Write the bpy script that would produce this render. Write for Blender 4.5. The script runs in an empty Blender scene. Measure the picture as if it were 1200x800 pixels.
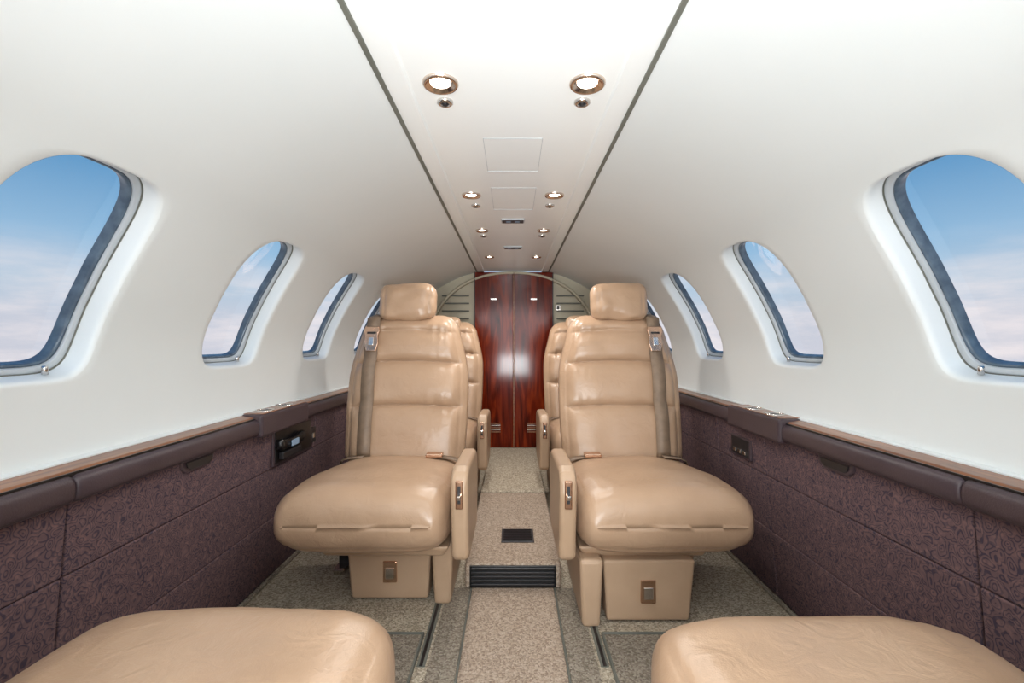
import bpy, bmesh, math
from mathutils import Vector, noise
S=bpy.context.scene
C=bpy.context.collection
S.view_settings.view_transform='Standard'
S.view_settings.look='None'
S.view_settings.exposure=0.0

def lin(c):
    o=[]
    for v in c:
        v=v/255.0
        o.append(v/12.92 if v<=0.04045 else ((v+0.055)/1.055)**2.4)
    return (o[0],o[1],o[2],1.0)

# ------------------------------------------------------------ materials
def base(name,col,rough=0.5,metal=0.0,coat=0.0,spec=0.5,coatr=0.05):
    m=bpy.data.materials.new(name); m.use_nodes=True
    n=m.node_tree.nodes; b=n['Principled BSDF']
    b.inputs['Base Color'].default_value=lin(col)
    b.inputs['Roughness'].default_value=rough
    b.inputs['Metallic'].default_value=metal
    b.inputs['Coat Weight'].default_value=coat
    b.inputs['Coat Roughness'].default_value=coatr
    b.inputs['Specular IOR Level'].default_value=spec
    return m,n,m.node_tree.links,b

def N(n,t,**k):
    x=n.new(t)
    for a,v in k.items():
        if a in x.inputs: x.inputs[a].default_value=v
        else: setattr(x,a,v)
    return x

def ramp(n,stops):
    r=n.new('ShaderNodeValToRGB'); e=r.color_ramp.elements
    while len(e)<len(stops): e.new(0.5)
    for i,(p,c) in enumerate(stops):
        e[i].position=p; e[i].color=lin(c)
    return r

def noisy(name,c1,c2,scale,rough,bumpscale=200,bump=0.1,dist=0.002,metal=0,coat=0,spec=0.5,detail=4):
    m,n,l,b=base(name,c1,rough,metal,coat,spec)
    tc=n.new('ShaderNodeTexCoord')
    t=N(n,'ShaderNodeTexNoise',Scale=scale,Detail=detail)
    l.new(tc.outputs['Object'],t.inputs['Vector'])
    r=ramp(n,[(0.3,c1),(0.7,c2)])
    l.new(t.outputs['Fac'],r.inputs['Fac']); l.new(r.outputs['Color'],b.inputs['Base Color'])
    if bump>0:
        t2=N(n,'ShaderNodeTexNoise',Scale=bumpscale,Detail=3.0)
        l.new(tc.outputs['Object'],t2.inputs['Vector'])
        bp=N(n,'ShaderNodeBump',Strength=bump,Distance=dist)
        l.new(t2.outputs['Fac'],bp.inputs['Height']); l.new(bp.outputs['Normal'],b.inputs['Normal'])
    return m

def leather_mat():
    m,n,l,b=base('tan_leather',(200,168,134),0.31)
    tc=n.new('ShaderNodeTexCoord')
    t=N(n,'ShaderNodeTexNoise',Scale=7.0,Detail=3.0); l.new(tc.outputs['Object'],t.inputs['Vector'])
    r=ramp(n,[(0.3,(173,142,115)),(0.7,(183,152,125))]); l.new(t.outputs['Fac'],r.inputs['Fac'])
    l.new(r.outputs['Color'],b.inputs['Base Color'])
    v=N(n,'ShaderNodeTexVoronoi',Scale=420.0); l.new(tc.outputs['Object'],v.inputs['Vector'])
    t2=N(n,'ShaderNodeTexNoise',Scale=20.0,Detail=4.0,Distortion=1.6); l.new(tc.outputs['Object'],t2.inputs['Vector'])
    b1=N(n,'ShaderNodeBump',Strength=0.12,Distance=0.001); l.new(v.outputs['Distance'],b1.inputs['Height'])
    b2=N(n,'ShaderNodeBump',Strength=0.26,Distance=0.007); l.new(t2.outputs['Fac'],b2.inputs['Height'])
    l.new(b1.outputs['Normal'],b2.inputs['Normal']); l.new(b2.outputs['Normal'],b.inputs['Normal'])
    return m

def carpet_mat(name,c1,c2,c3):
    m,n,l,b=base(name,c1,0.95,spec=0.1)
    tc=n.new('ShaderNodeTexCoord')
    t=N(n,'ShaderNodeTexVoronoi',Scale=230.0); l.new(tc.outputs['Object'],t.inputs['Vector'])
    sep=n.new('ShaderNodeSeparateColor'); l.new(t.outputs['Color'],sep.inputs[0])
    r=ramp(n,[(0.0,c1),(0.5,c2),(1.0,c3)]); l.new(sep.outputs[0],r.inputs['Fac'])
    l.new(r.outputs['Color'],b.inputs['Base Color'])
    bp=N(n,'ShaderNodeBump',Strength=0.6,Distance=0.003); bp.invert=True
    l.new(t.outputs['Distance'],bp.inputs['Height']); l.new(bp.outputs['Normal'],b.inputs['Normal'])
    return m

def fabric_mat():
    m,n,l,b=base('plum_paisley_fabric',(88,70,74),0.85,spec=0.2)
    tc=n.new('ShaderNodeTexCoord')
    nz=N(n,'ShaderNodeTexNoise',Scale=30.0,Detail=1.0); l.new(tc.outputs['Object'],nz.inputs['Vector'])
    mx=N(n,'ShaderNodeVectorMath',operation='MULTIPLY_ADD'); mx.inputs[1].default_value=(0.03,0.03,0.03)
    l.new(nz.outputs['Color'],mx.inputs[0]); l.new(tc.outputs['Object'],mx.inputs[2])
    v=N(n,'ShaderNodeTexVoronoi',Scale=48.0); l.new(mx.outputs[0],v.inputs['Vector'])
    mu=N(n,'ShaderNodeMath',operation='MULTIPLY'); mu.inputs[1].default_value=26.0; l.new(v.outputs['Distance'],mu.inputs[0])
    si=N(n,'ShaderNodeMath',operation='SINE'); l.new(mu.outputs[0],si.inputs[0])
    r=ramp(n,[(0.0,(98,77,79)),(0.45,(92,72,75)),(0.6,(68,54,60)),(0.8,(64,55,67))])
    l.new(si.outputs[0],r.inputs['Fac'])
    w=N(n,'ShaderNodeTexNoise',Scale=90.0,Detail=2.0); l.new(tc.outputs['Object'],w.inputs['Vector'])
    r2=ramp(n,[(0.45,(0,0,0)),(0.7,(130,98,82))]); l.new(w.outputs['Fac'],r2.inputs['Fac'])
    mix=n.new('ShaderNodeMixRGB'); mix.blend_type='ADD'; mix.inputs[0].default_value=0.25
    l.new(r.outputs['Color'],mix.inputs[1]); l.new(r2.outputs['Color'],mix.inputs[2])
    l.new(mix.outputs[0],b.inputs['Base Color'])
    bp=N(n,'ShaderNodeBump',Strength=0.25,Distance=0.001); l.new(si.outputs[0],bp.inputs['Height'])
    l.new(bp.outputs['Normal'],b.inputs['Normal'])
    return m

def wood_mat(name,c1,c2,c3,vert=True,rough=0.15,coat=0.6,coatr=0.05,spec=0.5):
    m,n,l,b=base(name,c1,rough,coat=coat,coatr=coatr,spec=spec)
    tc=n.new('ShaderNodeTexCoord'); mp=n.new('ShaderNodeMapping')
    mp.inputs['Scale'].default_value=(14,14,1.6) if vert else (30,2,30)
    l.new(tc.outputs['Object'],mp.inputs['Vector'])
    t=N(n,'ShaderNodeTexNoise',Scale=1.6,Detail=6.0,Distortion=1.4); l.new(mp.outputs[0],t.inputs['Vector'])
    r=ramp(n,[(0.3,c1),(0.5,c2),(0.7,c3)]); l.new(t.outputs['Fac'],r.inputs['Fac'])
    l.new(r.outputs['Color'],b.inputs['Base Color'])
    return m

def emis(name,col,s):
    m,n,l,b=base(name,col,0.4)
    b.inputs['Emission Color'].default_value=lin(col); b.inputs['Emission Strength'].default_value=s
    return m

LEATHER=leather_mat()
LEATHER2=noisy('tan_leather_trim',(173,144,117),(183,154,127),9,0.36,300,0.15)
HEAD=noisy('headliner_white',(222,227,227),(226,230,230),3,0.5,400,0.05,0.001)
CEILP=noisy('ceiling_panel_white',(238,241,240),(241,243,242),3,0.28,400,0.03,0.001)
FRAME=noisy('window_frame_grey',(176,183,188),(190,196,200),8,0.3,200,0.03)
SEAL=noisy('window_rubber_seal',(62,78,94),(92,110,126),40,0.25,300,0.1)
CARPET=carpet_mat('carpet_beige_grey',(132,120,104),(174,161,142),(200,188,168))
CARPET2=carpet_mat('carpet_aisle_tan',(136,118,103),(163,145,128),(184,167,150))
CARPET3=carpet_mat('carpet_dark_grey',(112,102,90),(140,129,115),(162,152,137))
FABRIC=fabric_mat()
BOLSTER=noisy('plum_vinyl',(62,49,54),(70,56,60),12,0.38,350,0.2)
DARKP=noisy('dark_plastic',(28,26,28),(36,33,35),12,0.4,200,0.05)
BLACK=noisy('black_plastic',(12,12,14),(18,18,20),12,0.3,200,0.05)
DOORW=wood_mat('mahogany',(50,10,4),(98,28,11),(140,52,22),True,0.1,0.0,0.03,0.2)
LEDGEW=wood_mat('ledge_walnut',(104,62,38),(134,84,52),(158,104,68),False,0.3,0.3)
CHROME=noisy('chrome',(205,200,196),(222,216,210),10,0.16,100,0.0,metal=1)
ROSE=noisy('rose_gold_metal',(206,168,142),(220,184,158),10,0.2,100,0.0,metal=1)
BEZEL=noisy('bezel_brushed_metal',(214,196,180),(226,208,194),10,0.18,100,0.0,metal=1)
RAILM=noisy('ceiling_rail_grey',(98,100,92),(112,113,104),10,0.5,100,0.05)
BELT=noisy('belt_webbing',(120,100,82),(134,113,93),40,0.5,900,0.4,0.001)
BULK=noisy('bulkhead_olive_beige',(190,183,162),(202,194,172),5,0.6,200,0.05)
LAMP=emis('lamp_lens',(255,240,224),12.0)
GLOWS=emis('sign_display',(120,140,160),0.2)

def glass_mat():
    m=bpy.data.materials.new('window_glass'); m.use_nodes=True
    n=m.node_tree.nodes; l=m.node_tree.links; n.clear()
    o=n.new('ShaderNodeOutputMaterial'); t=n.new('ShaderNodeBsdfTransparent'); g=n.new('ShaderNodeBsdfGlossy')
    t.inputs[0].default_value=(0.97,0.985,1,1); g.inputs['Roughness'].default_value=0.02
    mx=n.new('ShaderNodeMixShader'); mx.inputs[0].default_value=0.04
    l.new(t.outputs[0],mx.inputs[1]); l.new(g.outputs[0],mx.inputs[2]); l.new(mx.outputs[0],o.inputs[0])
    return m
GLASS=glass_mat()

# ------------------------------------------------------------ helpers
def root(name,loc=(0,0,0),rz=0.0):
    e=bpy.data.objects.new(name,None); e.location=loc; e.rotation_euler=(0,0,rz); e.empty_display_size=0.1
    C.objects.link(e); return e

def mesh(name,vs,fs,mats,parent=None,smooth=True,closed=True,merge=0.0,mi=None,loc=None):
    me=bpy.data.meshes.new(name); me.from_pydata([tuple(v) for v in vs],[],fs)
    if not isinstance(mats,(list,tuple)): mats=[mats]
    for m in mats: me.materials.append(m)
    bm=bmesh.new(); bm.from_mesh(me)
    if merge: bmesh.ops.remove_doubles(bm,verts=bm.verts,dist=merge)
    if closed: bmesh.ops.recalc_face_normals(bm,faces=bm.faces)
    for f in bm.faces: f.smooth=smooth
    bm.to_mesh(me); bm.free()
    o=bpy.data.objects.new(name,me); C.objects.link(o)
    if parent: o.parent=parent
    if loc: o.location=loc
    return o

def bev(o,w,seg=3):
    if w>0:
        md=o.modifiers.new('bev','BEVEL'); md.width=w; md.segments=seg; md.limit_method='ANGLE'; md.angle_limit=0.5
    return o

def box(name,x0,x1,y0,y1,z0,z1,mat,b=0.0,parent=None,seg=3):
    vs=[(x,y,z) for x in (x0,x1) for y in (y0,y1) for z in (z0,z1)]
    fs=[(0,1,3,2),(4,6,7,5),(0,4,5,1),(2,3,7,6),(0,2,6,4),(1,5,7,3)]
    o=mesh(name,vs,fs,mat,parent,smooth=False)
    return bev(o,b,seg)

def prism(name,poly,axis,a0,a1,mat,b=0.0,parent=None,smooth=False,seg=3):
    def P(p,a): return (a,p[0],p[1]) if axis=='x' else ((p[0],a,p[1]) if axis=='y' else (p[0],p[1],a))
    n=len(poly); vs=[P(p,a0) for p in poly]+[P(p,a1) for p in poly]
    fs=[tuple(range(n)),tuple(range(n,2*n))]+[(i,(i+1)%n,n+(i+1)%n,n+i) for i in range(n)]
    return bev(mesh(name,vs,fs,mat,parent,smooth=smooth),b,seg)

def loft(name,rings,mat,parent=None,cap=True):
    vs=[];fs=[];m=len(rings[0])
    for r in rings: vs+=r
    for i in range(len(rings)-1):
        for j in range(m):
            fs.append((i*m+j,i*m+(j+1)%m,(i+1)*m+(j+1)%m,(i+1)*m+j))
    if cap:
        for i in (0,len(rings)-1):
            c=Vector((0,0,0))
            for p in rings[i]: c+=Vector(p)
            c/=m; vs.append(tuple(c)); k=len(vs)-1
            for j in range(m): fs.append((i*m+j,i*m+(j+1)%m,k))
    return mesh(name,vs,fs,mat,parent)

def lathe(name,prof,mat,parent=None,c=(0,0,0),seg=36):
    vs=[];fs=[];n=len(prof)
    for k in range(seg):
        a=2*math.pi*k/seg
        for r,z in prof: vs.append((c[0]+r*math.cos(a),c[1]+r*math.sin(a),c[2]+z))
    for k in range(seg):
        for i in range(n-1):
            fs.append((k*n+i,((k+1)%seg)*n+i,((k+1)%seg)*n+i+1,k*n+i+1))
    return mesh(name,vs,fs,mat,parent,merge=1e-5)

def ribbon(name,pts,side,w,th,nrm,mat,parent=None):
    side=Vector(side).normalized(); nrm=Vector(nrm).normalized()
    rings=[]
    for p in pts:
        p=Vector(p)
        rings.append([tuple(p+side*w/2),tuple(p-side*w/2),tuple(p-side*w/2+nrm*th),tuple(p+side*w/2+nrm*th)])
    return loft(name,rings,mat,parent)

# ------------------------------------------------------------ cabin section
YB=3.18
HC=0.472; RX=0.236
ctrl=[(RX,HC),(0.33,0.445),(0.42,0.406),(0.50,0.361),(0.57,0.314),(0.632,0.266),(0.692,0.194),(0.750,0.095),(0.787,0.005),(0.803,-0.09),(0.806,-0.16),(0.80,-0.26)]
def catmull(pts,per=14):
    out=[]; P=[pts[0]]+pts+[pts[-1]]
    P[0]=(2*pts[0][0]-pts[1][0],2*pts[0][1]-pts[1][1]); P[-1]=(2*pts[-1][0]-pts[-2][0],2*pts[-1][1]-pts[-2][1])
    for i in range(1,len(P)-2):
        for k in range(per):
            t=k/per
            out.append(tuple(0.5*((2*P[i][d])+(-P[i-1][d]+P[i+1][d])*t+(2*P[i-1][d]-5*P[i][d]+4*P[i+1][d]-P[i+2][d])*t*t+(-P[i-1][d]+3*P[i][d]-3*P[i+1][d]+P[i+2][d])*t**3) for d in (0,1)))
    out.append(pts[-1]); return out
prof=catmull(ctrl)
cum=[0]
for i in range(1,len(prof)): cum.append(cum[-1]+math.dist(prof[i],prof[i-1]))
L=cum[-1]
def PU(u):
    u=max(0,min(L,u))
    for i in range(1,len(cum)):
        if u<=cum[i] or i==len(cum)-1:
            t=(u-cum[i-1])/(cum[i]-cum[i-1]); a=prof[i-1]; b=prof[i]
            return (a[0]+(b[0]-a[0])*t,a[1]+(b[1]-a[1])*t)
def P3(u,y,d,s):
    p=PU(u); a=PU(u-0.012); b=PU(u+0.012)
    tx,tz=b[0]-a[0],b[1]-a[1]; m=math.hypot(tx,tz); nx,nz=-tz/m,tx/m   # outward
    return (s*(p[0]+nx*d),y,p[1]+nz*d)
def uof(pt):
    return cum[min(range(len(prof)),key=lambda i:math.dist(prof[i],pt))]
u1=uof((0.632,0.266))-0.018; u2=uof((0.795,-0.045))+0.026; UC=(u1+u2)/2; WB=(u2-u1)/2; WA=0.140
HU=0.24; PITCH=0.585
centers=[0.768+PITCH*k for k in (-2,-1,0,1,2,3)]  # first two window pairs lie out of view, added to let in light
YF=centers[0]-PITCH/2
HY=PITCH/2; NS=28
bd=[]
for i in range(NS): bd.append((-HY+2*HY*i/NS,-HU))
for i in range(NS): bd.append((HY,-HU+2*HU*i/NS))
for i in range(NS): bd.append((HY-2*HY*i/NS,HU))
for i in range(NS): bd.append((-HY,HU-2*HU*i/NS))
def hole(ins):
    r=[]
    for y,u in bd:
        a=math.atan2(u/HU,y/HY); c,s=math.cos(a),math.sin(a)
        NE=3.4 if u<0 else 5.5
        k=2/NE
        r.append(((WA-ins)*math.copysign(abs(c)**k,c),(WB-ins)*math.copysign(abs(s)**k,s)))
    return r
def rings3(specs,yc,s):
    out=[]
    for ins,d in specs: out.append([P3(UC+u,yc+y,d,s) for y,u in hole(ins)])
    return out
def join_rings(rs,vs,fs):
    b0=len(vs); m=len(rs[0])
    for r in rs: vs+=r
    for i in range(len(rs)-1):
        for j in range(m): fs.append((b0+i*m+j,b0+i*m+(j+1)%m,b0+(i+1)*m+(j+1)%m,b0+(i+1)*m+j))
REV=[(0,0),(0.001,0.0006),(0.003,0.002),(0.005,0.0045),(0.0065,0.008),(0.0075,0.013),(0.009,0.024),(0.0105,0.034)]
wn=0
for s,nm in ((-1,'wall_left'),(1,'wall_right')):
    vs=[];fs=[]
    h0=hole(0)
    for yc in centers:
        rs=[]
        K=9
        for k in range(K):
            t=k/K
            rs.append([P3(UC+(b[1]*(1-t)+h[1]*t),yc+(b[0]*(1-t)+h[0]*t),0,s) for b,h in zip(bd,h0)])
        rs+=rings3(REV,yc,s)
        join_rings(rs,vs,fs)
    ys=[]
    for yc in centers:
        for i in range(NS): ys.append(yc-HY+2*HY*i/NS)
    ys.append(centers[-1]+HY)
    def strip(us,yy):
        b0=len(vs)
        for u in us:
            for y in yy: vs.append(P3(u,y,0,s))
        n=len(yy)
        for i in range(len(us)-1):
            for j in range(n-1): fs.append((b0+i*n+j,b0+i*n+j+1,b0+(i+1)*n+j+1,b0+(i+1)*n+j))
    ut,ub=UC-HU,UC+HU
    strip([ut*i/22 for i in range(23)],ys)
    strip([ub+(L-ub)*i/8 for i in range(9)],ys)
    yl=[centers[-1]+HY+(YB-centers[-1]-HY)*i/6 for i in range(7)]
    strip([ut*i/22 for i in range(23)],yl)
    strip([ut+(ub-ut)*i/NS for i in range(NS+1)],yl)
    strip([ub+(L-ub)*i/8 for i in range(9)],yl)
    mesh(nm,vs,fs,HEAD,merge=0.0004)
    for yc in centers:
        wn+=1
        r=root('window_%d'%wn)
        vs2=[];fs2=[]
        join_rings(rings3([(0.0095,0.0375),(0.011,0.0385),(0.012,0.0365),(0.0135,0.0355),(0.020,0.037),(0.0215,0.0385),(0.022,0.044)],yc,s),vs2,fs2)
        mesh('frame',vs2,fs2,FRAME,r)
        vs2=[];fs2=[]
        join_rings(rings3([(0.0215,0.044),(0.0225,0.042),(0.0245,0.0415),(0.0265,0.043),(0.028,0.048),(0.029,0.060)],yc,s),vs2,fs2)
        mesh('seal',vs2,fs2,SEAL,r)
        vs2=[];fs2=[]
        join_rings(rings3([(0.0095,0.032),(0.0105,0.0375),(0.0118,0.0375),(0.0122,0.0365)],yc,s),vs2,fs2)
        mesh('gasket_line',vs2,fs2,RAILM,r)
        hr=hole(0.0275); m=len(hr); vs2=[];fs2=[]
        KK=6
        rr=[[P3(UC+u*(1-k/KK),yc+y*(1-k/KK),0.054,s) for y,u in hr] for k in range(KK)]
        join_rings(rr,vs2,fs2); vs2.append(P3(UC,yc,0.054,s)); c=len(vs2)-1; b0=(KK-1)*m
        for j in range(m): fs2.append((b0+j,b0+(j+1)%m,c))
        mesh('pane',vs2,fs2,GLASS,r)
        p=P3(UC+WB-0.012,yc+0.07,0.022,s)
        lathe('latch',[(0,0),(0.005,0),(0.005,0.012),(0.004,0.015),(0,0.015)],CHROME,r,c=p,seg=16)

# ------------------------------------------------------------ ceiling
cr=root('ceiling')
IN=0.192
pr=[(-RX-0.002,HC),(-IN,HC),(-IN+0.004,HC+0.006),(IN-0.004,HC+0.006),(IN,HC),(RX+0.002,HC),(RX+0.002,HC+0.03),(-RX-0.002,HC+0.03)]
prism('panel',pr,'y',YF,YB,CEILP,0,cr)
def outline(name,x0,x1,y0,y1,parent):
    z=HC+0.0052; w=0.0012
    for i,(a,b,c,d) in enumerate(((x0,x1,y0,y0+w),(x0,x1,y1-w,y1),(x0,x0+w,y0,y1),(x1-w,x1,y0,y1))):
        box('%s_gap_%d'%(name,i),a,b,c,d,z,z+0.002,FRAME,0,parent)
outline('hatch_a',-0.07,0.07,1.115,1.33,cr)
outline('hatch_b',-0.068,0.072,1.47,1.71,cr)
tn=0
for s in (-1,1):
    tn+=1
    r=root('trim_%d'%tn)
    xs=sorted((s*(RX-0.004),s*(RX+0.005)))
    box('rail_groove',xs[0],xs[1],YF,YB-0.04,HC-0.004,HC+0.001,RAILM,0.0015,r)
for i,(x,y,rad) in enumerate([(-.133,.878,.033),(.137,.878,.033),(-.134,1.54,.031),(.134,1.54,.031),(-.13,2.02,.027),(.13,2.02,.027),(-.13,2.64,.027),(.13,2.64,.027)]):
    r=root('ceiling_downlight',(x,y,HC+0.006))
    lathe('bezel',[(rad,0.0),(rad,-0.003),(rad*0.93,-0.006),(rad*0.8,-0.0055),(rad*0.68,-0.001),(rad*0.55,0.0)],BEZEL,r)
    lathe('lens',[(0,-0.0022),(rad*0.35,-0.002),(rad*0.56,-0.0008)],LAMP,r)
    ld=bpy.data.lights.new('bulb','SPOT'); ld.energy=(3.0,3.0,4.5,4.5,7,7,9,9)[i]; ld.spot_size=2.7; ld.spot_blend=0.8; ld.shadow_soft_size=0.03; ld.color=(1,0.97,0.93)
    lo=bpy.data.objects.new('bulb',ld); C.objects.link(lo); lo.parent=r; lo.location=(0,0,-0.02)
for (x,y) in [(-.134,.945),(.137,.945),(-.128,1.655),(.128,1.655),(-.13,2.12),(.13,2.12)]:
    r=root('air_nozzle',(x,y,HC+0.006))
    lathe('ring',[(0.016,0.0),(0.016,-0.004),(0.012,-0.007),(0.009,-0.007),(0.008,-0.004)],CHROME,r,seg=24)
    lathe('ball',[(0,-0.010),(0.004,-0.009),(0.008,-0.004),(0.008,0)],DARKP,r,seg=24)
for y in (1.86,2.38):
    r=root('cabin_sign',(0,y,HC+0.006))
    box('body',-.045,.045,-.026,.026,-.005,0,FRAME,.002,r)
    box('display',-.041,.041,-.022,.022,-.0062,-.004,DARKP,0,r)
    box('symbol_1',-.026,-.008,-.010,.010,-.0066,-.005,GLOWS,0,r)
    box('symbol_2',.008,.026,-.010,.010,-.0066,-.005,GLOWS,0,r)

# ------------------------------------------------------------ floor
FZ=-0.78; PZ=-0.70
fl=root('floor')
box('carpet_base',-0.87,0.87,YF,YB,FZ-0.03,FZ,CARPET,0,fl)
box('runner',-0.129,0.129,YF,1.515,FZ,FZ+0.006,CARPET2,0.003,fl)
for s in (-1,1):
    t_='l' if s<0 else 'r'
    a,b=sorted((s*0.135,s*0.205)); box('strip_'+t_,a,b,YF,1.52,FZ,FZ+0.003,CARPET3,0.001,fl)
    a,b=sorted((s*0.129,s*0.134)); box('binding_'+t_,a,b,YF,1.515,FZ,FZ+0.007,RAILM,0.002,fl)
    a,b=sorted((s*0.212,s*0.232)); box('track_'+t_,a,b,1.15,2.9,FZ,FZ+0.004,RAILM,0.001,fl)
    a,b=sorted((s*0.218,s*0.226)); box('track_slot_'+t_,a,b,1.15,2.9,FZ+0.003,FZ+0.0046,DARKP,0,fl)
    a,b=sorted((s*0.24,s*0.50)); box('mat_'+t_,a,b,YF,1.27,FZ,FZ+0.008,CARPET3,0.004,fl)
    a,b=sorted((s*0.236,s*0.242)); box('mat_binding_'+t_,a,b,YF,1.275,FZ,FZ+0.011,RAILM,0.002,fl)
    a,b=sorted((s*0.236,s*0.50)); box('mat_binding_end_'+t_,a,b,1.27,1.276,FZ,FZ+0.011,RAILM,0.002,fl)
    a,b=sorted((s*0.792,s*0.80)); box('edge_binding_'+t_,a,b,YF,3.1,FZ,FZ+0.01,CARPET3,0.003,fl)
box('platform',-0.152,0.152,1.52,YB,FZ,PZ,CARPET2,0.008,fl)
box('platform_rear',-0.15,0.15,2.23,YB,PZ-0.01,PZ+0.012,CARPET,0.006,fl)
vt=root('step_vent',(0,1.52,0))
box('frame',-0.137,0.137,-0.006,0.0,FZ+0.007,PZ-0.006,BLACK,0.001,vt)
for i in range(5):
    z=FZ+0.014+i*0.0125
    box('slat_%d'%i,-0.131,0.131,-0.012,-0.005,z,z+0.006,DARKP,0.0015,vt)
gr=root('floor_grille',(0.017,1.735,PZ))
box('frame',-.058,.058,-.058,.058,0,.004,DARKP,0.001,gr)
for i in range(9):
    box('slat_%d'%i,-.05,.05,-.05+i*.0118,-.045+i*.0118,.004,.006,BLACK,0,gr)

# ------------------------------------------------------------ side ledges and panels
def xp(z):
    return 0.765+(0.81-0.765)*((-0.262-z)/(0.78-0.262))
def panel_piece(name,s,y0,y1,zt,zb,mat,parent,th=0.012,b=0.003):
    vs=[]
    for y in (y0,y1):
        for z in (zt,zb):
            vs.append((s*xp(z),y,z)); vs.append((s*(xp(z)+th),y,z))
    fs=[(0,1,3,2),(4,6,7,5),(0,4,5,1),(2,3,7,6),(0,2,6,4),(1,5,7,3)]
    return bev(mesh(name,vs,fs,mat,parent,smooth=False),b)
for s in (-1,1):
    wp=root('side_panel')
    o=panel_piece('backing',s,YF,YB,-0.262,FZ,DARKP,wp,0.03,0); o.location.x=s*0.014
    ysm=([YF,-0.2,0.825,1.49,1.86,2.5,YB] if s<0 else [YF,-0.2,0.798,1.46,1.80,2.5,YB])
    zs=[-0.268,-0.405,-0.575,FZ+0.004]
    for i in range(len(ysm)-1):
        for j in range(3):
            panel_piece('fabric_%d_%d'%(i,j),s,ysm[i]+0.002,ysm[i+1]-0.002,zs[j]-(0.0009 if j else 0),zs[j+1]+0.0009,FABRIC,wp,0.014,0.0035)
    lg=root('side_ledge')
    pts=[(s*0.752,-0.221),(s*0.757,-0.2165),(s*0.80,-0.2105),(s*0.805,-0.235),(s*0.752,-0.235)]
    prism('wood_top',pts,'y',YF,YB,LEDGEW,0.0015,lg)
    a,b=sorted((s*0.7485,s*0.753)); box('shadow_gap',a,b,YF,YB,-0.228,-0.2195,BLACK,0.001,lg)
    prism('inlay',[(s*0.789,-0.2118),(s*0.8035,-0.2095),(s*0.8035,-0.207),(s*0.789,-0.209)],'y',YF,YB,HEAD,0,lg)
    cuts=([YF,0.81,1.40,YB] if s<0 else [YF,0.79,1.33,YB])
    for i in range(len(cuts)-1):
        rings=[]
        for k,y in enumerate([cuts[i]+0.001,cuts[i]+0.004,cuts[i]+0.01,cuts[i+1]-0.01,cuts[i+1]-0.004,cuts[i+1]-0.001]):
            q=[0.8,0.94,1,1,0.94,0.8][k]
            ring=[]
            for a in range(24):
                t=2*math.pi*a/24; c,sn=math.cos(t),math.sin(t)
                ring.append((s*(0.757+0.021*q*math.copysign(abs(c)**0.7,c)),y,-0.2475+0.0245*q*math.copysign(abs(sn)**0.75,sn)))
            rings.append(ring)
        loft('bolster_%d'%i,rings,BOLSTER,lg)
    yh=1.13 if s>0 else 1.16
    ph=root('pull_handle',(s*0.768,yh,-0.285))
    prism('cup',[(-.062,.012),(.062,.012),(.058,-.008),(.042,-.02),(-.042,-.02),(-.058,-.008)],'x',-.008,.006,BOLSTER,.004,ph)
    a,b=sorted((-s*.0105,-s*.0075))
    prism('recess',[(-.05,.006),(.05,.006),(.046,-.006),(.034,-.013),(-.034,-.013),(-.046,-.006)],'x',a,b,DARKP,.001,ph)
    yc=1.55 if s<0 else 1.47
    ch=root('cup_holder',(s*0.765,yc,-0.222))
    box('housing',-0.036,0.036,-0.16,0.16,-0.055,0.013,BOLSTER,0.009,ch)
    box('wood_insert',-0.028,0.031,-0.145,0.145,0.0128,0.015,LEDGEW,0.001,ch)
    for k,yy in enumerate((-0.075,0.045)):
        lathe('ring_%d'%k,[(0.027,0.014),(0.027,0.0175),(0.024,0.018),(0.0235,0.0165),(0.023,0.0155)],CHROME,ch,c=(0,yy,0))
        lathe('well_%d'%k,[(0.0235,0.0156),(0,0.0156)],DARKP,ch,c=(0,yy,0))
pk=root('wall_pocket',(-xp(-.335),1.67,-0.335))
box('frame',-.004,.007,-.145,.145,-.062,.055,BOLSTER,.003,pk)
box('cavity',.005,.0085,-.135,.135,-.054,.047,BLACK,.001,pk)
ph=root('telephone',(-xp(-.335)+0.0085,1.655,-0.335))
box('cradle',0,.018,-.10,.03,-.045,-.02,DARKP,.004,ph)
loft('handset',[[(0.012+0.014*q*math.cos(t),yy,0.002+zz+0.02*q*math.sin(t)) for t in [2*math.pi*k/16 for k in range(16)]] for yy,q,zz in [(-.125,.5,.006),(-.12,.9,.006),(-.10,1.0,.004),(-.07,.75,.0),(.0,.75,.0),(.03,1.0,.004),(.05,.9,.006),(.055,.5,.006)]],BLACK,ph)
box('screen',.024,.0275,-.06,-.01,-.008,.012,GLOWS,.001,ph)
jk=root('jack_plate',(-xp(-.33),1.835,-0.35))
box('plate',-.004,.006,-.02,.02,-.03,.03,DARKP,.002,jk)
box('socket',.005,.008,-.008,.008,-.012,.006,CHROME,.001,jk)
pk=root('wall_pocket',(xp(-.35),1.61,-0.35))
box('frame',-.007,.004,-.07,.07,-.032,.036,BOLSTER,.003,pk)
box('cavity',-.0085,-.005,-.06,.06,-.026,.03,DARKP,.001,pk)
for k in range(3):
    box('switch_%d'%k,-.013,-.008,-.045+k*.034,-.028+k*.034,-.018,-.006,CHROME,.001,pk)

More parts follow.
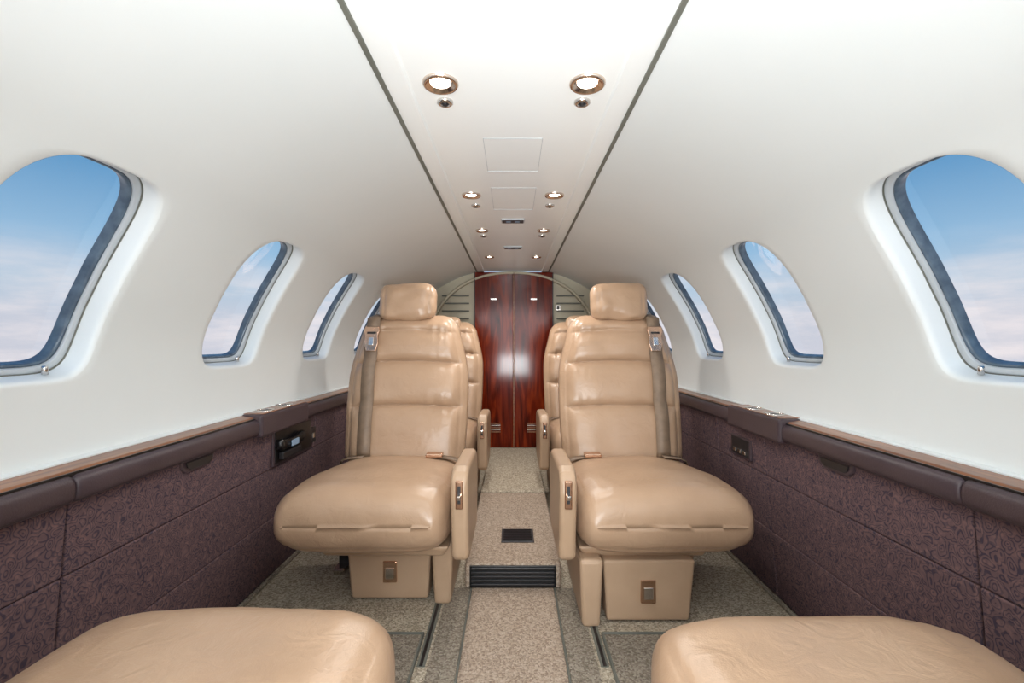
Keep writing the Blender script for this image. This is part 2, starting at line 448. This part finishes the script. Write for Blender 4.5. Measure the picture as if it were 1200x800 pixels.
# ------------------------------------------------------------ rear bulkhead and doors
bp=[(p[0]+0.0,p[1]) for p in prof[::4]]+[(0.80,-0.26),(0.84,FZ)]
poly=[(x,z) for x,z in bp]+[(-x,z) for x,z in reversed(bp)]
prism('wall_rear',poly,'y',YB,YB+0.03,BULK)
arch=[]
for k in range(61):
    t=math.pi*k/60; c,sn=math.cos(t),math.sin(t)
    arch.append((0.555*math.copysign(abs(c)**0.9,c),-0.12+0.575*abs(sn)**0.8))
tr=root('trim_3')
rings=[]
for i,(x,z) in enumerate(arch):
    a=arch[max(0,i-1)]; b=arch[min(60,i+1)]; tx,tz=b[0]-a[0],b[1]-a[1]; m=math.hypot(tx,tz); nx,nz=tz/m,-tx/m
    rings.append([(x+nx*p,YB-0.04*q,z+nz*p) for p,q in ((0,0),(0,.9),(.005,1),(.012,1),(.018,.8),(.018,0))])
loft('arch',rings,BULK,tr)
for s in (-1,1):
    for k in range(4):
        z=0.31-0.05*k; x0=0.29; x1=0.47
        a,b=sorted((s*x0,s*x1)); box('louvre_%d_%s'%(k,'l' if s<0 else 'r'),a,b,YB-0.02,YB,z,z+0.008,RAILM,.002,tr)
dr=root('door_1')
DZ0,DZ1=PZ+0.013,HC-0.004
for s,nm,a,b in ((-1,'leaf_left',-0.254,0.002),(1,'leaf_right',0.010,0.266)):
    box(nm,a,b,YB-0.035,YB-0.002,DZ0,DZ1,DOORW,.004,dr)
    xc=(a+b)/2
    for k in range(5):
        box('%s_vent_%d'%(nm,k),xc-0.045,xc+0.045,YB-0.038,YB-0.034,DZ0+0.10+k*0.014,DZ0+0.107+k*0.014,CHROME if k%2 else LEDGEW,.001,dr)
    box(nm+'_hinge_strip',(a if s<0 else b-0.006),(a+0.006 if s<0 else b),YB-0.04,YB-0.03,DZ0,DZ1,DARKP,.001,dr)
    box(nm+'_catch',xc-0.02,xc+0.02,YB-0.0385,YB-0.034,0.285,0.295,CHROME,.001,dr)
box('centre_strip',0.002,0.010,YB-0.04,YB-0.003,DZ0,DZ1,LEDGEW,.002,dr)
sg=root('wall_sign',(0.30,YB-0.003,0.235))
box('plate',-.016,.016,-.004,0,-.018,.018,CHROME,.002,sg)
box('mark',-.009,.009,-.006,-.003,-.010,.010,DARKP,.001,sg)

# ------------------------------------------------------------ seats
def sstep(a,b,x):
    t=max(0,min(1,(x-a)/(b-a))); return t*t*(3-2*t)
def make_seat(cx,y0,m,rz=0.0,recline=0.26,base_y=0.05,head_z=0.168,seed=0.0,back_h=0.115,arm=True):
    """m=+1 -> outboard side is local +x"""
    S_=root('airplane_seat',(cx,y0,0),rz)
    rings=[]; ys=[]
    for k in range(26): ys.append(0.12*(1-math.cos(math.pi/2*k/25)))
    ys+= [0.12+(0.55-0.12)*k/30 for k in range(1,31)]
    ys+= [0.565,0.575,0.58]
    M=120; T=0.092
    for y in ys:
        iw=0.050*(1-math.sqrt(max(0,1-(max(0,0.13-y)/0.13)**2)))
        it=T*(1-max(0,1-(max(0,0.10-y)/0.10)**2.5)**(1/2.5))
        if y>0.55: it+=0.06*((y-0.55)/0.03)**2; iw+=0.02*((y-0.55)/0.03)**2
        w=0.252-iw-0.012*sstep(0.3,0.55,y); t=T-it; zc=-0.490-0.028*(y/0.5)+0.010*math.exp(-((y-0.24)/0.13)**2)
        ring=[]
        for j in range(M):
            a=2*math.pi*j/M; c,sn=math.cos(a),math.sin(a)
            nx_=5.0 if c<0 else 3.8
            x=w*math.copysign(abs(c)**(2/nx_),c)
            if c<0: x*=0.965
            z=t*math.copysign(abs(sn)**(2/3.2),sn)
            xr=x/0.25
            if z>0:
                z+=0.010*(1-xr*xr)*(t/T)
                e=math.exp(-((abs(xr)-0.88)/0.016)**2); z-=0.0035*e*sstep(0.04,0.12,y)
                z+=0.004*(noise.noise(Vector((x*9+seed,y*9,1.3))))*sstep(0,.1,y)
                z+=0.0035*noise.noise(Vector((x*34+seed,y*12,4.1)))*sstep(.0,.1,y)*math.exp(-y/0.25)
            yy=y+0.004*noise.noise(Vector((x*12+seed,z*14,7.7)))
            yy+=0.004*math.exp(-((z+0.064)/0.004)**2)*(1-sstep(0.05,0.10,y))
            ring.append((m*x,yy,zc+z))
        rings.append(ring)
    loft('seat_cushion',rings,LEATHER,S_)
    # ---- backrest
    zb,zt=-0.455,back_h; nb=3.4
    seams=[zt-0.062,zt-0.062-0.122,zt-0.062-0.122-0.168]
    def dims(z):
        v=(z-zb)/(zt-zb)
        w=0.228+0.010*math.sin(math.pi*min(1,v*1.15))-0.036*sstep(0.55,1.0,v)
        t=0.055
        dt=zt-z
        if dt<0.05:
            q=1-math.sqrt(max(0,1-((0.05-dt)/0.05)**2)); t-=0.05*q
        if dt<0.075:
            q=1-math.sqrt(max(0,1-((0.075-dt)/0.075)**2)); w-=0.075*q
        db=z-zb
        if db<0.03:
            q=1-math.sqrt(max(0,1-((0.03-db)/0.03)**2)); t-=0.03*q; w-=0.03*q
        return w,t
    def bulge(x,z,w):
        xr=abs(x)/max(w,1e-4)
        zz=z+0.012*(xr**2)+0.002*noise.noise(Vector((x*30,seed,1)))
        dd=[abs(zz-s_) for s_ in seams]; d=min(dd)
        k_=(0.55,1.0,1.0)[dd.index(d)]
        A=0.027*(1-k_*math.exp(-d/0.019))-0.004*k_*math.exp(-(d/0.0025)**2)
        fade=1-sstep(0.76,0.97,xr)
        p=0.009*math.exp(-d/0.022)*noise.noise(Vector((x*60+seed,z*7,2.0+seed)))
        b=(A+p)*fade
        b-=0.005*math.exp(-((xr-0.885)/0.018)**2)
        b+=0.005*noise.noise(Vector((x*10+seed,z*14,9.0)))
        edge=sstep(0,0.05,zt-z)*sstep(0,0.03,z-zb)
        return b*edge
    def lean(z): return 0.575+(z-zb)*recline
    def front_y(x,z):
        w,t=dims(z); xr=min(1,abs(x)/w)
        return lean(z)-t*(1-xr**nb)**(1/nb)-bulge(x,z,w)
    zs=[]
    for k in range(14): zs.append(zb+0.03*(1-math.cos(math.pi/2*k/14)))
    n=150
    zs+=[zb+0.03+(zt-0.075-zb-0.03)*k/n for k in range(n)]
    for k in range(25): zs.append(zt-0.075+0.075*math.sin(math.pi/2*k/24)-(1e-5 if k==24 else 0))
    rings=[]; M=120
    for z in zs:
        w,t=dims(z); w=max(w,0.004); t=max(t,0.003); ring=[]
        for j in range(M):
            a=2*math.pi*j/M; c,sn=math.cos(a),math.sin(a)
            x=w*math.copysign(abs(c)**(2/nb),c); yy=t*math.copysign(abs(sn)**(2/nb),sn)
            if sn<0: yy-=bulge(x,z,w)*min(1,abs(sn)*4)
            ring.append((m*x,lean(z)+yy,z))
        rings.append(ring)
    loft('backrest',rings,LEATHER,S_)
    sh=prism('back_shell',[(-0.20,-0.50),(0.20,-0.50),(0.205,-0.1),(0.17,zt-0.03),(-0.17,zt-0.03),(-0.205,-0.1)],'y',0.0,0.03,LEATHER2,0.012,S_)
    for v in sh.data.vertices: v.co.y+=lean(v.co.z)+0.035
    # ---- headrest
    hx=m*0.012; hz=head_z; hy=lean(hz)-0.045
    rings=[]
    K=34
    for k in range(K+1):
        a=-math.pi/2+math.pi*k/K; z=0.078*math.copysign(abs(math.sin(a))**(2/2.7),math.sin(a)); q=max(0.02,abs(math.cos(a))**(2/2.7))
        ring=[]
        for j in range(72):
            b=2*math.pi*j/72; c,sn=math.cos(b),math.sin(b)
            x=0.119*q**0.5*math.copysign(abs(c)**(2/3.4),c)*(1-0.03*math.cos(z*40)); yy=0.054*q*math.copysign(abs(sn)**(2/2.3),sn)
            yy+=0.010*noise.noise(Vector((x*18+seed,z*26,3)))
            zz=z+0.010*noise.noise(Vector((x*14+seed,3,z*10)))
            g=math.exp(-((abs(x)-0.088)/0.005)**2); yy*=1-0.10*g
            ring.append((hx+x,hy+yy+z*0.2,hz+zz))
        rings.append(ring)
    loft('headrest',rings,LEATHER,S_)
    for sx in (-1,1):
        lathe('headrest_post_%s'%('a' if sx<0 else 'b'),[(0.0,-0.12),(0.006,-0.12),(0.006,0.0),(0,0.0)],CHROME,S_,c=(hx+sx*0.05,hy+0.012,hz-0.02),seg=12)
    # ---- aisle armrest
    if arm:
        ax0,ax1=-m*0.296,-m*0.249
        prof_=[(0.02,-0.345),(0.045,-0.335),(0.30,-0.345),(0.345,-0.36),(0.36,-0.40),(0.35,-0.52),(0.32,-0.60),(0.06,-0.60),(0.025,-0.585),(0.0,-0.40),(0.004,-0.36)]
        a,b=sorted((ax0,ax1))
        prism('armrest',prof_,'x',a,b,LEATHER2,0.014,S_,seg=5)
        xm=(ax0+ax1)/2
        box('recline_plate',xm-0.010,xm+0.010,-0.003,0.012,-0.44,-0.365,ROSE,0.003,S_)
        box('recline_slot',xm-0.004,xm+0.004,-0.0045,0.003,-0.425,-0.378,DARKP,0.001,S_)
        box('recline_lever',xm-0.006,xm+0.006,-0.018,0.0,-0.412,-0.400,CHROME,0.003,S_)
    def tb(name,xa,xb,ya,yb,z0,z1,tp,mat,bv):
        vs=[]
        for x,sx in ((xa,1),(xb,-1)):
            for y in (ya,yb):
                for z in (z0,z1):
                    k=tp if z==z0 else 0
                    vs.append((m*(x+sx*k),y+(k if y==ya else 0),z))
        fs=[(0,1,3,2),(4,6,7,5),(0,4,5,1),(2,3,7,6),(0,2,6,4),(1,5,7,3)]
        return bev(mesh(name,vs,fs,mat,S_,smooth=False),bv)
    tb('seat_pan',-0.238,0.14,0.07,0.56,-0.605,-0.57,0.02,LEATHER2,0.01)
    tb('pedestal_drawer',-0.17,0.085,base_y,base_y+0.05,FZ+0.006,-0.60,0.012,LEATHER2,0.008)
    tb('pedestal',-0.165,0.10,base_y+0.045,0.50,FZ,-0.595,0.008,LEATHER2,0.008)
    tb('pedestal_leg',-0.238,-0.172,base_y-0.02,0.46,FZ,-0.59,0.008,LEATHER2,0.012)
    o=box('drawer_latch',m*-0.045-0.021,m*-0.045+0.021,base_y-0.002,base_y+0.01,-0.72,-0.655,ROSE,0.003,S_); o.location.y=0.002
    o=box('latch_flap',m*-0.045-0.013,m*-0.045+0.013,base_y-0.003,base_y+0.008,-0.708,-0.675,CHROME,0.002,S_); o.location.y=0.0
    box('track_foot',m*0.17-0.02,m*0.17+0.02,0.34,0.46,FZ,FZ+0.022,CHROME,0.006,S_)
    tb('outboard_arm',0.09,0.185,0.38,0.42,FZ+0.015,FZ+0.06,0.0,DARKP,0.006)
    # ---- shoulder belt
    bx=0.134
    pts=[]
    path=[(lean(zt)+0.07,zt-0.08),(lean(zt)+0.05,zt-0.02),(lean(zt)+0.01,zt+0.006)]
    for y,z in path: pts.append((m*(bx-0.004),y,z))
    zz=zt-0.015
    while zz>-0.43:
        tt=(zt-zz)/(zt+0.43)
        x=bx+0.006*math.sin(tt*3)
        yy=min(front_y(x+dx,zz+dz) for dx in (-.024,-.012,0,.012,.024) for dz in (-0.03,-0.015,0,0.015,0.03))
        pts.append((m*x,yy-0.010,zz)); zz-=0.02
    ribbon('shoulder_belt',pts,(1,0,0),0.050,0.004,(0,1,0),BELT,S_)
    zk=0.01; yk=min(p[1] for p in pts if abs(p[2]-zk)<0.05)-0.004
    bk=[(-0.027,0.055),(0.027,0.055),(0.030,0.038),(0.024,0.02),(0.027,-0.012),(0.018,-0.042),(-0.018,-0.042),(-0.027,-0.012),(-0.024,0.02),(-0.030,0.038)]
    for nm,o in (('a',prism('belt_buckle',bk,'y',-0.006,0.004,ROSE,0.002,S_)),
              ('b',box('buckle_slot',-0.017,0.017,-0.0075,-0.005,0.026,0.034,DARKP,0.001,S_)),
              ('c',box('buckle_tongue',-0.010,0.010,-0.009,-0.004,-0.02,0.012,CHROME,0.002,S_))):
        o.location=(m*bx,yk,zk); o.rotation_euler=(-math.atan(recline)*0.9,0,0)
    for sx,nm in ((-1,'inner'),(1,'outer')):
        p=[(m*sx*0.228,0.50,-0.47),(m*sx*0.215,0.495,-0.432),(m*sx*0.19,0.49,-0.4225),(m*sx*0.13,0.485,-0.4155)]
        ribbon('lap_belt_'+nm,p,(0,1,0.05),0.036,0.003,(0,0,1),BELT,S_)
    o=box('lap_buckle',-0.03,0.03,-0.02,0.02,-0.003,0.010,ROSE,0.003,S_); o.location=(-m*0.13,0.478,-0.410)
    return S_

make_seat(0.42,1.265,1,seed=1.0,base_y=0.055)
make_seat(-0.415,1.265,-1,seed=7.3,base_y=0.17)
make_seat(0.42,2.2,1,seed=3.1,base_y=0.06,head_z=0.085,back_h=0.13)
make_seat(-0.415,2.2,-1,seed=5.7,base_y=0.06,head_z=0.085,back_h=0.13)
make_seat(-0.410,0.768,1,rz=math.pi,seed=9.9,recline=0.55,arm=False)
make_seat(0.434,0.745,-1,rz=math.pi,seed=21.4,recline=0.55,arm=False)

# ------------------------------------------------------------ lights
def area(name,loc,rot,sx,sy,e,col=(1,1,1)):
    d=bpy.data.lights.new(name,'AREA'); d.shape='RECTANGLE'; d.size=sx; d.size_y=sy; d.energy=e; d.color=col
    o=bpy.data.objects.new(name,d); o.location=loc; o.rotation_euler=rot; C.objects.link(o); return o
area('fill_light',(0,-0.66,0.08),(math.radians(90),0,0),1.35,0.8,25,(0.94,0.98,1))  # added fill behind the camera, standing in for cockpit daylight
area('bounce_uplight',(0,-0.35,-0.3),(math.radians(142),0,0),0.5,0.4,28,(0.93,0.98,1))  # unseen uplight added to brighten the ceiling like bounced flash

# ------------------------------------------------------------ world sky
w=bpy.data.worlds.new('sky'); S.world=w; w.use_nodes=True
n=w.node_tree.nodes; l=w.node_tree.links; bg=n['Background']
tc=n.new('ShaderNodeTexCoord'); sp=n.new('ShaderNodeSeparateXYZ'); l.new(tc.outputs['Generated'],sp.inputs[0])
mr=n.new('ShaderNodeMapRange'); mr.inputs['From Min'].default_value=-0.3; mr.inputs['From Max'].default_value=0.6
l.new(sp.outputs['Z'],mr.inputs['Value'])
def zp(z): return (z+0.3)/0.9
r=ramp(n,[(0,(190,192,202)),(zp(-0.04),(208,208,218)),(zp(0.04),(202,206,218)),(zp(0.10),(182,202,220)),(zp(0.17),(146,186,218)),(zp(0.28),(96,154,200)),(1,(60,125,190))])
l.new(mr.outputs[0],r.inputs['Fac'])
mp=n.new('ShaderNodeMapping'); mp.inputs['Scale'].default_value=(3,3,14); l.new(tc.outputs['Generated'],mp.inputs['Vector'])
nz=N(n,'ShaderNodeTexNoise',Scale=1.5,Detail=7.0,Roughness=0.6); l.new(mp.outputs[0],nz.inputs['Vector'])
cr_=ramp(n,[(0.42,(0,0,0)),(0.64,(255,255,255))]); l.new(nz.outputs['Fac'],cr_.inputs['Fac'])
hm=n.new('ShaderNodeMapRange'); hm.inputs['From Min'].default_value=0.04; hm.inputs['From Max'].default_value=0.18; hm.inputs['To Min'].default_value=0.9; hm.inputs['To Max'].default_value=0.0
l.new(sp.outputs['Z'],hm.inputs['Value'])
mu=N(n,'ShaderNodeMath',operation='MULTIPLY'); l.new(cr_.outputs['Color'],mu.inputs[0]); l.new(hm.outputs[0],mu.inputs[1])
mx=n.new('ShaderNodeMixRGB'); l.new(mu.outputs[0],mx.inputs[0]); l.new(r.outputs['Color'],mx.inputs[1]); mx.inputs[2].default_value=lin((242,233,234))
l.new(mx.outputs[0],bg.inputs['Color']); bg.inputs['Strength'].default_value=1.05

# ------------------------------------------------------------ camera
cd=bpy.data.cameras.new('camera'); cam=bpy.data.objects.new('camera',cd); C.objects.link(cam)
cam.location=(0,0,0); cam.rotation_euler=(math.pi/2,0,0)
cd.sensor_width=36; cd.lens=560/1200*36; cd.shift_y=2/1200; cd.shift_x=-1/1200; cd.clip_start=0.01
S.camera=cam
